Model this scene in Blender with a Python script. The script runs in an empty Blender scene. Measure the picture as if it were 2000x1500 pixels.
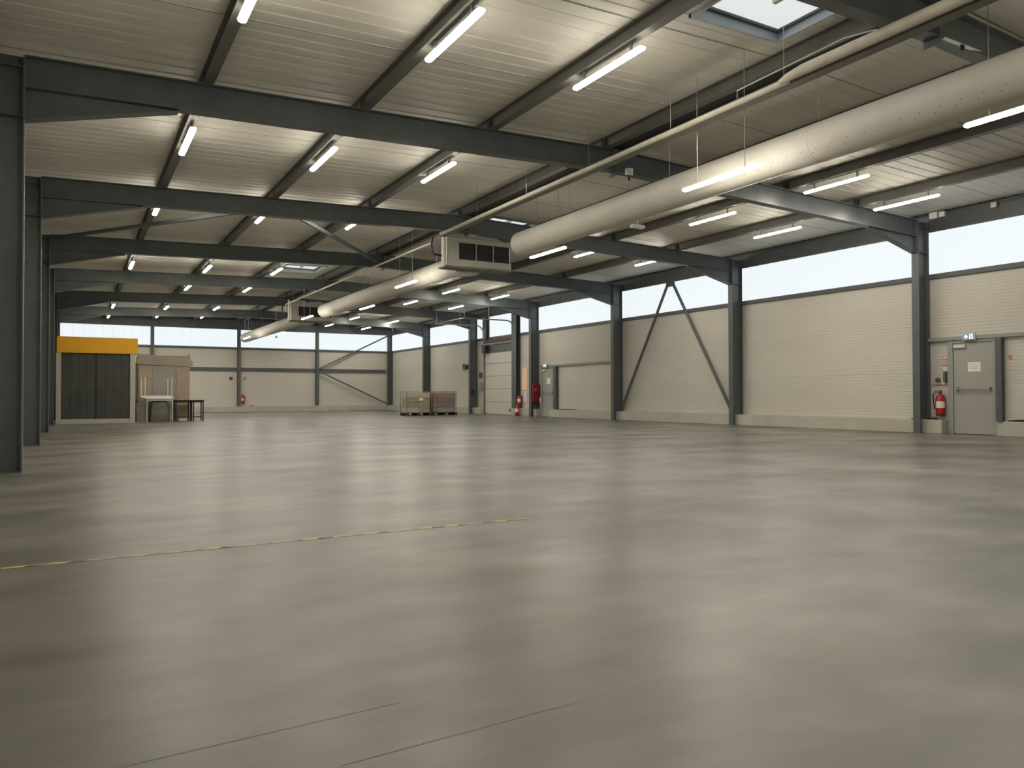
import bpy, math, random
from mathutils import Vector, Matrix
random.seed(7)
R = math.radians
S = bpy.context.scene
COL = S.collection

# ------------------------------------------------------------------ camera, world, exposure
CAM = Vector((0.5286, 0.0, 0.9299))
yaw, pit, rol = R(29.8224), R(0.8642), R(-0.1358)
fw = Vector((math.sin(yaw)*math.cos(pit), math.cos(yaw)*math.cos(pit), math.sin(pit)))
rt = Vector((math.cos(yaw), -math.sin(yaw), 0)); up = rt.cross(fw)
r2 = rt*math.cos(rol) + up*math.sin(rol); u2 = up*math.cos(rol) - rt*math.sin(rol)
cd = bpy.data.cameras.new('camera'); cam = bpy.data.objects.new('camera', cd); COL.objects.link(cam)
cd.sensor_width = 36; cd.lens = 1497.6/2000*36; cd.clip_start = .05; cd.clip_end = 300
M = Matrix((r2, u2, -fw)).transposed().to_4x4(); M.translation = CAM
cam.matrix_world = M
S.camera = cam

world = bpy.data.worlds.new('overcast_sky'); S.world = world; world.use_nodes = True
world.node_tree.nodes['Background'].inputs[0].default_value = (.80, .90, 1, 1)
world.node_tree.nodes['Background'].inputs[1].default_value = 1.0
S.view_settings.view_transform = 'Standard'; S.view_settings.look = 'None'
S.view_settings.gamma = 1; S.view_settings.use_curve_mapping = False
S.view_settings.exposure = 0.0
S.cycles.use_denoising = True
S.cycles.max_bounces = 8; S.cycles.diffuse_bounces = 5
LAMP = (106.0, (1.0, .925, .79))      # strength and colour of the tube lamps
DAY = (.98, (.87, .935, .965))       # daylight through the translucent bands
SKYL = (.76, (.91, .955, .955))        # roof skylights

# ------------------------------------------------------------------ materials
def mat(name, col, rough=.5, metal=0., var=.08, scale=6., bump=0., bscale=60., spec=.5, emit=None, stretch=None, alpha=None):
    m = bpy.data.materials.new(name); m.use_nodes = True
    nt = m.node_tree; N = nt.nodes; L = nt.links
    b = N['Principled BSDF']
    b.inputs['Roughness'].default_value = rough; b.inputs['Metallic'].default_value = metal
    b.inputs['Specular IOR Level'].default_value = spec
    tc = N.new('ShaderNodeTexCoord'); mp = N.new('ShaderNodeMapping')
    L.new(tc.outputs['Object'], mp.inputs[0])
    if stretch: mp.inputs['Scale'].default_value = stretch
    nz = N.new('ShaderNodeTexNoise'); nz.inputs['Scale'].default_value = scale; nz.inputs['Detail'].default_value = 5
    L.new(mp.outputs[0], nz.inputs['Vector'])
    rp = N.new('ShaderNodeValToRGB')
    rp.color_ramp.elements[0].position = .3; rp.color_ramp.elements[1].position = .7
    rp.color_ramp.elements[0].color = [c*(1-var) for c in col]+[1]
    rp.color_ramp.elements[1].color = [min(1, c*(1+var)) for c in col]+[1]
    L.new(nz.outputs['Fac'], rp.inputs[0]); L.new(rp.outputs[0], b.inputs['Base Color'])
    if bump:
        n2 = N.new('ShaderNodeTexNoise'); n2.inputs['Scale'].default_value = bscale
        L.new(mp.outputs[0], n2.inputs['Vector'])
        bp = N.new('ShaderNodeBump'); bp.inputs['Strength'].default_value = bump; bp.inputs['Distance'].default_value = .01
        L.new(n2.outputs['Fac'], bp.inputs['Height']); L.new(bp.outputs[0], b.inputs['Normal'])
    if emit:
        b.inputs['Emission Color'].default_value = list(emit[1])+[1]; b.inputs['Emission Strength'].default_value = emit[0]
    return m

def floor_mat():
    m = bpy.data.materials.new('polished_concrete'); m.use_nodes = True
    nt = m.node_tree; N = nt.nodes; L = nt.links; b = N['Principled BSDF']
    tc = N.new('ShaderNodeTexCoord')
    def noise(sc, det, st=(1, 1, 1), rough=.55):
        mp = N.new('ShaderNodeMapping'); mp.inputs['Scale'].default_value = st; L.new(tc.outputs['Object'], mp.inputs[0])
        n = N.new('ShaderNodeTexNoise'); n.inputs['Scale'].default_value = sc; n.inputs['Detail'].default_value = det
        n.inputs['Roughness'].default_value = rough
        L.new(mp.outputs[0], n.inputs['Vector']); return n.outputs['Fac']
    def mix(fac, a, c, mode='MIX'):
        x = N.new('ShaderNodeMix'); x.data_type = 'RGBA'; x.blend_type = mode
        if isinstance(fac, float): x.inputs[0].default_value = fac
        else: L.new(fac, x.inputs[0])
        for s, i in ((a, 6), (c, 7)):
            if isinstance(s, tuple): x.inputs[i].default_value = s+(1,)
            else: L.new(s, x.inputs[i])
        return x.outputs[2]
    def ramp(s, p0, p1, c0, c1):
        r = N.new('ShaderNodeValToRGB'); e = r.color_ramp.elements
        e[0].position = p0; e[1].position = p1; e[0].color = c0+(1,); e[1].color = c1+(1,)
        L.new(s, r.inputs[0]); return r.outputs[0]
    big = ramp(noise(.6, 3, (1, 1.4, 1), .5), .22, .78, (.115, .109, .095), (.265, .253, .222))
    stain = ramp(noise(.8, 2, (.8, 1.1, 1), .5), .45, .68, (1, 1, 1), (.62, .60, .57))
    fine = ramp(noise(3.2, 4, (.6, 1.2, 1)), .25, .75, (.78, .78, .78), (1.16, 1.16, 1.16))
    c = mix(1., big, stain, 'MULTIPLY'); c = mix(1., c, fine, 'MULTIPLY')
    L.new(c, b.inputs['Base Color'])
    rr = ramp(noise(.8, 3, (1, 1.3, 1), .5), .2, .8, (.30, .30, .30), (.395, .395, .395))
    L.new(rr, b.inputs['Roughness'])
    b.inputs['Specular IOR Level'].default_value = .30
    bp = N.new('ShaderNodeBump'); bp.inputs['Strength'].default_value = .012; bp.inputs['Distance'].default_value = .02
    L.new(noise(1.6, 2), bp.inputs['Height']); L.new(bp.outputs[0], b.inputs['Normal'])
    return m

def stripe_mat(name, c1, c2, axis_scale):
    m = bpy.data.materials.new(name); m.use_nodes = True
    nt = m.node_tree; N = nt.nodes; L = nt.links; b = N['Principled BSDF']
    tc = N.new('ShaderNodeTexCoord'); mp = N.new('ShaderNodeMapping'); mp.inputs['Rotation'].default_value = (0, 0, R(35))
    L.new(tc.outputs['Object'], mp.inputs[0])
    w = N.new('ShaderNodeTexWave'); w.inputs['Scale'].default_value = axis_scale; L.new(mp.outputs[0], w.inputs['Vector'])
    r = N.new('ShaderNodeValToRGB'); r.color_ramp.interpolation = 'CONSTANT'
    r.color_ramp.elements[0].color = c1+(1,); r.color_ramp.elements[1].color = c2+(1,); r.color_ramp.elements[1].position = .5
    L.new(w.outputs['Fac'], r.inputs[0])
    n = N.new('ShaderNodeTexNoise'); n.inputs['Scale'].default_value = 5; L.new(tc.outputs['Object'], n.inputs['Vector'])
    x = N.new('ShaderNodeMix'); x.data_type = 'RGBA'; x.inputs[7].default_value = (.33, .31, .27, 1)
    rr = N.new('ShaderNodeValToRGB'); rr.color_ramp.elements[0].position = .36; rr.color_ramp.elements[1].position = .58
    L.new(n.outputs['Fac'], rr.inputs[0]); L.new(rr.outputs[0], x.inputs[0]); L.new(r.outputs[0], x.inputs[6])
    L.new(x.outputs[2], b.inputs['Base Color']); b.inputs['Roughness'].default_value = .55
    return m

MT = dict(
    steel=mat('anthracite_steel', (.090, .104, .107), .42, 0, .12, 3, .15, 40),
    purl=mat('purlin_steel', (.135, .132, .118), .5, 0, .10, 3),
    galv=mat('galvanised', (.42, .44, .44), .35, .7, .12, 9),
    deck=mat('roof_sheet', (.66, .64, .575), .55, 0, .06, 1.2, .06, 12, stretch=(.3, 2, 1)),
    dark=mat('dark_void', (.03, .03, .03), .8),
    panel=mat('cream_wall_panel', (.570, .55, .495), .45, 0, .03, .7, .03, 30),
    plinth=mat('plinth_concrete', (.44, .42, .36), .75, 0, .09, 1.5, .3, 30),
    rail=mat('grey_rail', (.085, .092, .094), .5, 0, .1, 4),
    pane=mat('translucent_daylight', (.06, .065, .07), .5, spec=.1, emit=DAY),
    paneb=mat('translucent_backing', (.05, .053, .055), .5, spec=.1, emit=(DAY[0]*.70, DAY[1])),
    sky=mat('skylight_pane', (.3, .32, .33), .4, emit=SKYL),
    curb=mat('skylight_curb', (.40, .45, .48), .45, 0, .06),
    lamp=mat('lamp_diffuser', (.9, .9, .88), .4, emit=LAMP),
    white=mat('white_plastic', (.70, .69, .66), .4, 0, .04),
    duct=mat('duct_sheet', (.60, .58, .52), .55, 0, .05, 2.5, .05, 14),
    hole=mat('nozzle_black', (.05, .05, .045), .7),
    pipe=mat('pipe_insulation', (.60, .57, .48), .5, 0, .12, 5, .2, 20),
    tray=mat('tray_metal', (.16, .155, .13), .5, .1, .1, 8),
    cable=mat('cable_jacket', (.62, .60, .54), .5),
    black=mat('black_plastic', (.015, .015, .016), .5),
    mesh=mat('intake_black', (.012, .013, .012), .7, 0, .4, 30),
    case=mat('unit_casing', (.40, .38, .335), .4, .2, .06, 3),
    doorg=mat('door_grey', (.34, .335, .31), .45, 0, .04, 2),
    frameg=mat('frame_grey', (.30, .305, .295), .45, 0, .05),
    red=mat('fire_red', (.36, .016, .018), .3, 0, .1, 5),
    dred=mat('cabinet_red', (.20, .011, .013), .35, 0, .12, 5),
    paper=mat('paper', (.78, .75, .68), .7, 0, .02),
    ink=mat('ink_grey', (.30, .29, .27), .7),
    sred=mat('sign_red', (.55, .10, .08), .5),
    exitb=mat('exit_sign_panel', (.16, .26, .34), .4, emit=(.16, (.45, .7, .9))),
    exitw=mat('exit_sign_white', (.85, .9, .95), .4, emit=(1.1, (.85, .95, 1))),
    peach=mat('peach_board', (.86, .66, .44), .5, 0, .04),
    yellow=mat('yellow_fascia', (.80, .40, .004), .42, 0, .05, 3),
    booth=mat('booth_offwhite', (.46, .44, .385), .5, 0, .05),
    strip=mat('curtain_dark', (.050, .053, .047), .45, 0, .22, 2),
    taupe=mat('taupe_board', (.34, .30, .245), .75, 0, .08, 3),
    tan=mat('tan_board', (.39, .315, .235), .75, 0, .10, 3),
    gsheet=mat('grey_sheet', (.32, .31, .28), .6, 0, .05),
    olive=mat('dark_green_cover', (.125, .13, .10), .7, 0, .25, 5),
    mauve=mat('mauve_plastic', (.19, .155, .175), .6, 0, .15),
    wood=mat('dark_pallet_wood', (.045, .042, .030), .8, 0, .3, 14, stretch=(1, 6, 6)),
    wire=mat('cage_wire', (.20, .185, .13), .5, .2),
    brown=mat('oxide_beam', (.10, .062, .055), .6, 0, .15),
)
MT['floor'] = floor_mat()
MT['tape'] = stripe_mat('hazard_tape', (.52, .42, .04), (.05, .048, .04), 1.9)
for k, c in dict(c1=(.50, .47, .39), c2=(.36, .33, .25), c3=(.36, .37, .27), c4=(.27, .20, .16), c5=(.22, .15, .15), c6=(.17, .165, .17), c7=(.24, .26, .2), c8=(.27, .215, .16)).items():
    MT[k] = mat('carton_'+k, c, .7, 0, .12, 6)

# ------------------------------------------------------------------ mesh helpers
class MB:
    def __init__(s): s.v = []; s.f = []
    def box(s, x0, x1, y0, y1, z0, z1):
        n = len(s.v)
        s.v += [(x0, y0, z0), (x1, y0, z0), (x1, y1, z0), (x0, y1, z0), (x0, y0, z1), (x1, y0, z1), (x1, y1, z1), (x0, y1, z1)]
        s.f += [tuple(n+i for i in q) for q in ((0, 3, 2, 1), (4, 5, 6, 7), (0, 1, 5, 4), (1, 2, 6, 5), (2, 3, 7, 6), (3, 0, 4, 7))]
        return s
    def sweep(s, prof, frames, caps=True, closed=True):
        n = len(s.v); k = len(prof)
        for o, u, v in frames:
            o, u, v = Vector(o), Vector(u), Vector(v)
            s.v += [tuple(o+u*a+v*c) for a, c in prof]
        for i in range(len(frames)-1):
            for j in range(k if closed else k-1):
                a = n+i*k+j; c = n+i*k+(j+1) % k
                s.f.append((a, c, c+k, a+k))
        if caps:
            s.f.append(tuple(n+j for j in reversed(range(k))))
            s.f.append(tuple(n+(len(frames)-1)*k+j for j in range(k)))
        return s
    def tube(s, pts, r, seg=8, caps=True):
        pts = [Vector(p) for p in pts]; fr = []
        for i, p in enumerate(pts):
            d = (pts[min(i+1, len(pts)-1)]-pts[max(i-1, 0)]).normalized()
            a = Vector((0, 0, 1)) if abs(d.z) < .9 else Vector((0, 1, 0))
            u = d.cross(a).normalized(); v = u.cross(d).normalized()
            rr = r[i] if isinstance(r, (list, tuple)) else r
            fr.append((p, u*rr, v*rr))
        return s.sweep([(math.cos(t*2*math.pi/seg), math.sin(t*2*math.pi/seg)) for t in range(seg)], fr, caps)
    def lathe(s, prof, c=(0, 0, 0), seg=16):
        n = len(s.v); k = len(prof)
        for i in range(seg):
            t = 2*math.pi*i/seg
            s.v += [(c[0]+r*math.cos(t), c[1]+r*math.sin(t), c[2]+z) for r, z in prof]
        for i in range(seg):
            for j in range(k-1):
                a = n+i*k+j; b = n+((i+1) % seg)*k+j
                s.f.append((a, b, b+1, a+1))
        s.f.append(tuple(n+i*k for i in reversed(range(seg)))); s.f.append(tuple(n+i*k+k-1 for i in range(seg)))
        return s
    def quad(s, *p):
        n = len(s.v); s.v += [tuple(q) for q in p]; s.f.append(tuple(range(n, n+len(p)))); return s

def isec(w, h, tf=.016, tw=.011):
    a, b, t = w/2, h/2, tw/2
    return [(-a, -b), (a, -b), (a, -b+tf), (t, -b+tf), (t, b-tf), (a, b-tf), (a, b), (-a, b), (-a, b-tf), (-t, b-tf), (-t, -b+tf), (-a, -b+tf)]
def rect(w, h): return [(-w/2, -h/2), (w/2, -h/2), (w/2, h/2), (-w/2, h/2)]

def build(name, mb, m, parent=None, smooth=False, bevel=0):
    me = bpy.data.meshes.new(name); me.from_pydata(mb.v, [], mb.f); me.update()
    me.materials.append(MT[m] if isinstance(m, str) else m)
    if smooth:
        for p in me.polygons: p.use_smooth = True
        try: me.set_sharp_from_angle(angle=R(40))
        except Exception: pass
    o = bpy.data.objects.new(name, me); COL.objects.link(o)
    if parent: o.parent = parent
    if bevel:
        md = o.modifiers.new('bevel', 'BEVEL'); md.width = bevel; md.segments = 2; md.limit_method = 'ANGLE'
    return o
def tag(o, label, cat, group=None):
    o['label'] = label; o['category'] = cat; o['kind'] = 'thing'
    if group: o['group'] = group
    return o
def thing(name, label, cat, loc=(0, 0, 0), group=None):
    o = bpy.data.objects.new(name, None); COL.objects.link(o); o.location = loc; o.empty_display_size = .1
    return tag(o, label, cat, group)
def struct(o, label):
    o['kind'] = 'structure'; o['label'] = label; return o
def shell(name, label):
    o = bpy.data.objects.new(name, None); COL.objects.link(o); o.empty_display_size = .1
    return struct(o, label)
def link(name, me, parent=None, loc=(0, 0, 0), rot=(0, 0, 0)):
    o = bpy.data.objects.new(name, me); COL.objects.link(o); o.location = loc; o.rotation_euler = rot
    if parent: o.parent = parent
    return o
def dup(root, loc, label=None, group=None):
    r = root.copy(); COL.objects.link(r); r.location = loc
    if label: r['label'] = label
    if group: r['group'] = group
    for ch in list(root.children):
        c = ch.copy(); COL.objects.link(c); c.parent = r
        for g in ch.children:
            d = g.copy(); COL.objects.link(d); d.parent = c
    return r
ORD = ['first', 'second', 'third', 'fourth', 'fifth', 'sixth', 'seventh', 'eighth']

# ------------------------------------------------------------------ hall dimensions (metres)
W = 18.176; XW = W+.45; XL = -.45; Y0 = 5.098; BAY = 6.0; YB = -6.9; YF = 47.40
FR = [Y0+BAY*k for k in range(7)]          # near faces of the portal frames: 5.1 ... 41.1
YG = 47.1                                   # gable frame
PL = .33; RZ0, RZ1 = 3.73, 3.84; BZ = 4.87  # plinth, window rail, window head
def rtop(x): return 5.14+.03*max(0, min(x, W-x))
def deckz(x): return rtop(x)+.20
SKY = [(7.0, 8.55, 5.40, 6.95), (9.95, 11.5, 17.42, 18.75), (7.0, 8.45, 27.10, 28.70)]

# ------------------------------------------------------------------ floor
fl = build('floor', MB().box(XL-.6, XW+.6, YB-.3, YF+.5, -.25, 0), 'floor'); struct(fl, 'polished grey concrete floor with mottled glossy patches')

for q in (((.40, 2.16), (1.40, 2.20)), ((1.12, 1.90), (2.3, 1.95))):
    (xa, ya), (xb, yb) = q; build('control_joint', MB().quad((xa, ya-.0012, .0006), (xb, yb-.0012, .0006), (xb, yb+.0012, .0006), (xa, ya+.0012, .0006)), 'rail', fl)

# ------------------------------------------------------------------ wall panels: ribbed cream sandwich panels, one object each
_pm = {}
def panel_mesh(length, height):
    key = (round(length, 3), round(height, 3))
    if key in _pm: return _pm[key]
    n = max(2, round(height/.075)); p = height/n; prof = [(0, .0)]
    for i in range(n):
        z = i*p
        if i: prof += [(z-.008, 0), (z-.004, .006), (z+.004, .006), (z+.008, 0)]
    prof += [(height, 0), (height, .05), (0, .05)]
    mb = MB().sweep([(b, a) for a, b in prof], [((0, 0, 0), (1, 0, 0), (0, 0, 1)), ((0, length, 0), (1, 0, 0), (0, 0, 1))])
    me = bpy.data.meshes.new('panel'); me.from_pydata(mb.v, [], mb.f); me.materials.append(MT['panel'])
    _pm[key] = me; return me
GAP = .005
def panels_y(parent, x, y0, y1, z0, z1, facing):      # on a side wall; facing -1: seen from smaller x
    me = panel_mesh(y1-y0-GAP, z1-z0-GAP)
    if facing < 0: link('panel', me, parent, (x, y0+GAP/2, z0+GAP/2))
    else: link('panel', me, parent, (x, y1-GAP/2, z0+GAP/2), (0, 0, math.pi))
def panels_x(parent, y, x0, x1, z0, z1):              # on the far wall, seen from smaller y
    link('panel', panel_mesh(x1-x0-GAP, z1-z0-GAP), parent, (x1-GAP/2, y, z0+GAP/2), (0, 0, R(90)))
ROWS = [PL, 1.46, 2.60, RZ0]

wr = build('wall_right', MB().box(XW+.06, XW+.12, YB, YF+.2, 0, BZ-.01), 'panel'); struct(wr, 'long right wall of cream ribbed panels under a daylight band')
DOOR3 = (31.25, 34.30, 3.05)
edges = [YB, -.9]+FR+[YG+.3]
for a, b in zip(edges[:-1], edges[1:]):
    for z0, z1 in zip(ROWS[:-1], ROWS[1:]):
        if a < 31 < b:
            if z0 > 2: panels_y(wr, XW, a, b, DOOR3[2], z1, -1)
            if z0 < 2: hi = z1
            else: hi = DOOR3[2]
            panels_y(wr, XW, a, DOOR3[0], z0, hi, -1); panels_y(wr, XW, DOOR3[1], b, z0, hi, -1)
        else: panels_y(wr, XW, a, b, z0, z1, -1)
wf = build('wall_far', MB().box(XL-.2, XW+.2, YF+.06, YF+.12, 0, 6), 'panel'); struct(wf, 'far gable wall of cream ribbed panels under a daylight band')
GP = [-.45, 4.40, 9.05, 13.70, XW]
for a, b in zip(GP[:-1], GP[1:]):
    for z0, z1 in zip(ROWS[:-1], ROWS[1:]): panels_x(wf, YF, a, b, z0, z1)
wl = build('wall_left', MB().box(XL-.32, XL-.26, YB, YF+.2, 0, 6), 'panel'); struct(wl, 'left wall of cream panels mostly hidden behind the columns')
for a, b in zip(edges[:-1], edges[1:]):
    for z0, z1 in zip([PL, 1.46, 2.60, 3.73, 4.9], [1.46, 2.60, 3.73, 4.9, 5.3]): panels_y(wl, XL, a, b, z0, z1, 1)
wb = build('wall_back', MB().box(XL-.1, XW+.1, YB-.12, YB-.06, 0, 6), 'panel'); struct(wb, 'cream wall closing the hall behind the camera')

# plinths
def plinth(name, lab, boxes):
    mb = MB()
    root = shell(name, lab)
    for b in boxes: build('plinth_block', MB().box(*b), 'plinth', root, bevel=.012)
PX = XW-.29
plinth('baseboard_right', 'low concrete plinth along the right wall', [(PX, XW, YB, 9.30, 0, PL), (PX+.22, XW, 9.30, 9.54, 0, PL), (PX, XW, 10.67, 27.88, 0, PL),
       (PX, XW, 28.98, 31.22, 0, PL), (PX, XW, 34.33, YF, 0, PL)])
plinth('baseboard_far', 'low concrete plinth along the far wall', [(0, PX, YF-.28, YF, 0, PL)])
plinth('baseboard_left', 'low concrete plinth along the left wall', [(XL, XL+.15, YB, YF, 0, PL)])

# window bands
def band(n, lab, p0, p1, along, plane, z0=RZ1, z1=BZ):
    root = shell('window_%d' % n, lab)
    L = p1-p0; k = max(1, round(L/.5)); w = L/k
    def bx(mb, a, b, d0, d1, za, zb):
        return mb.box(plane+d0, plane+d1, a, b, za, zb) if along == 'y' else mb.box(a, b, plane+d0, plane+d1, za, zb)
    build('backing_sheet', bx(MB(), p0, p1, .045, .055, z0, z1), 'paneb', root)
    me = bx(MB(), .006, w-.006, .0, .03, z0, z1)
    o = build('pane', me, 'pane', root); o.location = (0, p0, 0) if along == 'y' else (p0, 0, 0)
    for i in range(1, k):
        q = o.copy(); COL.objects.link(q); q.parent = root; q.location = (0, p0+i*w, 0) if along == 'y' else (p0+i*w, 0, 0)
names = ['beyond the near exit door', 'right of the column beside the near exit door', 'between the near exit door column and V brace bay', 'above the inverted V brace', 'above the far exit door', 'above the sectional door', 'behind the pallet cages', 'in the far right corner']
for i, (a, b) in enumerate(zip(edges[1:-1], edges[2:])):
    band(i+1, 'translucent daylight band '+names[i], a, b, 'y', XW+.01)
for i, (a, b) in enumerate(zip(GP[:-1], GP[1:])):
    band(9+i, 'translucent daylight band in the far wall, %s from left' % ORD[i], a, b, 'x', YF+.01)
# dark rails under the bands
def rail(n, mb, lab, m='rail'): return struct(build('trim_%d' % n, mb, m), lab)
rail(1, MB().box(XW-.07, XW+.02, YB, YF, RZ0, RZ1), 'dark rail under the right wall daylight band')
rail(2, MB().box(XL, XW, YF-.08, YF+.02, RZ0-.02, RZ1-.04), 'dark rail under the far wall daylight band')
rail(3, MB().sweep([(-.09, -.10), (.0, -.10), (.0, -.085), (-.075, -.085), (-.075, .085), (0, .085), (0, .10), (-.09, .10)], [((XL, YF, 2.52), (0, 1, 0), (0, 0, 1)), ((W, YF, 2.52), (0, 1, 0), (0, 0, 1))]), 'grey steel rail across the middle of the far wall')
rail(4, MB().box(XW-.09, XW, 5.3, 11.1, 2.21, 2.29), 'grey rail at door height beside the near exit door', 'frameg')
rail(5, MB().box(XW-.09, XW, 23.28, 28.98, 2.19, 2.27), 'grey rail at door height beside the far exit door', 'frameg')
# window heads and upper fills
rail(6, MB().box(XW+.10, XW+.14, YB, YF, BZ+.3, BZ+.8), 'dark steel strip above the right daylight band', 'steel')
rail(7, MB().box(XL, XW, YF-.02, YF+.1, BZ, 6), 'dark steel strip above the far daylight band', 'steel')

# ------------------------------------------------------------------ roof: ribbed sheets laid in panels, purlins below
ce = bpy.data.objects.new('ceiling', None); COL.objects.link(ce); struct(ce, 'ribbed metal roof deck in long sheets with dark joints')
RP = .26; PW = RP*8; JY = 7.35
def holes(ya, yb): return [h for h in SKY if h[2] < yb-1e-4 and h[3] > ya+1e-4]
def deck_panel(y0, y1, x0, x1):
    """ribs run along x; each rib strip is cut where a skylight opens"""
    mb = MB()
    br = sorted({y0+.006, y1-.006, *[q for h in SKY for q in h[2:] if y0+.02 < q < y1-.02]}); rows = []
    for c, d in zip(br[:-1], br[1:]):
        n = max(1, round((d-c)/RP)); rows += [(c+(d-c)*i/n, c+(d-c)*(i+1)/n) for i in range(n)]
    for ya, yb in rows:
        p = yb-ya
        segs = [(x0, x1)]
        for h in holes(ya+.005, yb-.005):
            ns = []
            for a, b in segs:
                if h[1] <= a or h[0] >= b: ns.append((a, b)); continue
                if h[0] > a: ns.append((a, h[0]))
                if h[1] < b: ns.append((h[1], b))
            segs = ns
        prof = [(ya, 0), (ya+.58*p, 0), (ya+.58*p+.015, .009), (yb-.015, .009), (yb, 0)]
        for a, b in segs:
            mb.sweep(prof, [((a, 0, deckz(a)), (0, 1, 0), (0, 0, 1)), ((b, 0, deckz(b)), (0, 1, 0), (0, 0, 1))], caps=False, closed=False)
    return mb
y = JY-PW*7
while y < YF:
    ya, yb = max(y, YB), min(y+PW, YF)
    for x0, x1 in ((XL, W/2), (W/2, XW)):
        build('roof_sheet', deck_panel(ya, yb, x0, x1), 'deck', ce)
    y += PW
xs = sorted({XL-.1, W/2, XW+.1, *[h[0] for h in SKY], *[h[1] for h in SKY]}); ys = sorted({YB-.1, YF+.1, *[h[2] for h in SKY], *[h[3] for h in SKY]})
mb = MB()
for a, b in zip(xs[:-1], xs[1:]):
    for c, d in zip(ys[:-1], ys[1:]):
        if any(h[0] <= a and b <= h[1] and h[2] <= c and d <= h[3] for h in SKY): continue
        mb.quad((a, c, deckz(a)+.09), (b, c, deckz(b)+.09), (b, d, deckz(b)+.09), (a, d, deckz(a)+.09))
build('ridge_dark_strip', MB().box(8.995, 9.225, YB, YF, rtop(9.1)+.02, rtop(9.1)+.04), 'dark', ce)  # dark strip across the gap between the two ridge purlins
build('sky_blocking_sheet', mb, 'dark', ce)  # dark sheet added above the deck to keep sky light out of the joints

# skylights
SL = ['square skylight left of the ridge near the camera', 'skylight just beyond the second roof beam, right of the ridge', 'skylight left of the ridge beyond the fourth roof beam']
for (x0, x1, y0, y1), lab in zip(SKY, SL):
    t = thing('skylight', lab, 'skylight')
    zt = 5.69; th = .035
    for nm, (a, b, c, d) in dict(l=(x0, x0+th, y0, y1), r=(x1-th, x1, y0, y1), n=(x0, x1, y0, y0+th), f=(x0, x1, y1-th, y1)).items():
        za, zb = min(deckz(a), 5.5), 0
        m2 = MB(); n = len(m2.v)
        zA, zB = deckz(a)-.045, deckz(b)-.045
        m2.v += [(a, c, zA), (b, c, zB), (b, d, zB), (a, d, zA), (a, c, zt), (b, c, zt), (b, d, zt), (a, d, zt)]
        m2.f += [(0, 3, 2, 1), (4, 5, 6, 7), (0, 1, 5, 4), (1, 2, 6, 5), (2, 3, 7, 6), (3, 0, 4, 7)]
        build('curb_board', m2, 'curb', t)
    fr = .05
    for a, b, c, d in ((x0+th, x0+th+fr, y0+th, y1-th), (x1-th-fr, x1-th, y0+th, y1-th), (x0+th+fr, x1-th-fr, y0+th, y0+th+fr), (x0+th+fr, x1-th-fr, y1-th-fr, y1-th)):
        build('glazing_frame', MB().box(a, b, c, d, zt-.03, zt), 'rail', t)
    build('pane', MB().box(x0+th, x1-th, y0+th, y1-th, zt, zt+.02), 'sky', t)
    build('opener', MB().box((x0+x1)/2-.03, (x0+x1)/2+.03, (y0+y1)/2-.25, (y0+y1)/2+.15, zt-.09, zt-.03), 'white', t)

# ------------------------------------------------------------------ portal frames
CB = .18
def column(x_in, sgn, y, lab, top):
    """H column, inner flange face at x_in; sgn +1: stands to larger x"""
    t = thing('steel_column', lab, 'column', (x_in+sgn*.21, y+CB/2, 0), 'portal frame columns')
    build('shaft', MB().sweep(isec(CB, .42, .018, .012), [((0, 0, .02), (0, 1, 0), (1, 0, 0)), ((0, 0, top), (0, 1, 0), (1, 0, 0))]), 'steel', t)
    build('base_plate', MB().box(-.21, .21, -.10, .10, 0, .02), 'steel', t)
    for zs in (4.37, 4.98): build('stiffener', MB().box(-.19, .19, -.088, .088, zs, zs+.012), 'steel', t)
RL = ['beyond the right edge beside the near exit door', 'left of the near exit door and its fire extinguisher', 'at the near foot of the inverted V brace', 'at the far foot of the inverted V brace',
      'with the red hose cabinet, near the far exit door', 'just left of the sectional door', 'behind the two loaded pallets']
LL = ['next to the camera on the left side', 'filling the left picture edge', 'second in the left row seen from the camera', 'third in the left row seen from the camera', 'fourth in the left row, in front of the yellow booth', 'fifth in the left row, behind the yellow booth', 'sixth in the left row, nearest the far wall']
for k, yy in enumerate(FR):
    column(W, 1, yy, 'dark grey column '+RL[k], 5.13)
    column(0, -1, yy, 'dark grey column '+LL[k], 5.13)
def rafter(yy, lab, haunch=True):
    t = thing('roof_beam', lab, 'beam', (0, yy+CB/2, 0), 'roof beams')
    d = .40
    fr = [((x, 0, rtop(x)-d/2), (0, 1, 0), (0, 0, 1)) for x in (.002, W/2, W-.002)]
    build('girder', MB().sweep(isec(CB, d, .016, .011), fr), 'steel', t)
    build('apex_plate', MB().box(W/2-.012, W/2+.012, -.1, .1, rtop(W/2)-d-.08, rtop(W/2)-.01), 'steel', t)
    if haunch:
        for s, x0 in ((1, 0), (-1, W)):
            fr = []
            for u, h in ((0.002, .40), (1.75, .03)):
                x = x0+s*u; zt = rtop(x)-d
                fr.append(((x, 0, zt-h/2), (0, 1, 0), (0, 0, h)))
            a = CB/2; tt = .006
            prof = [(-a, -.5), (a, -.5), (a, -.46), (tt, -.46), (tt, .5), (-tt, .5), (-tt, -.46), (-a, -.46)]
            build('haunch', MB().sweep(prof, fr), 'steel', t)
for k, yy in enumerate(FR):
    rafter(yy, 'dark roof beam spanning the hall, %s from the camera' % ORD[k])
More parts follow.
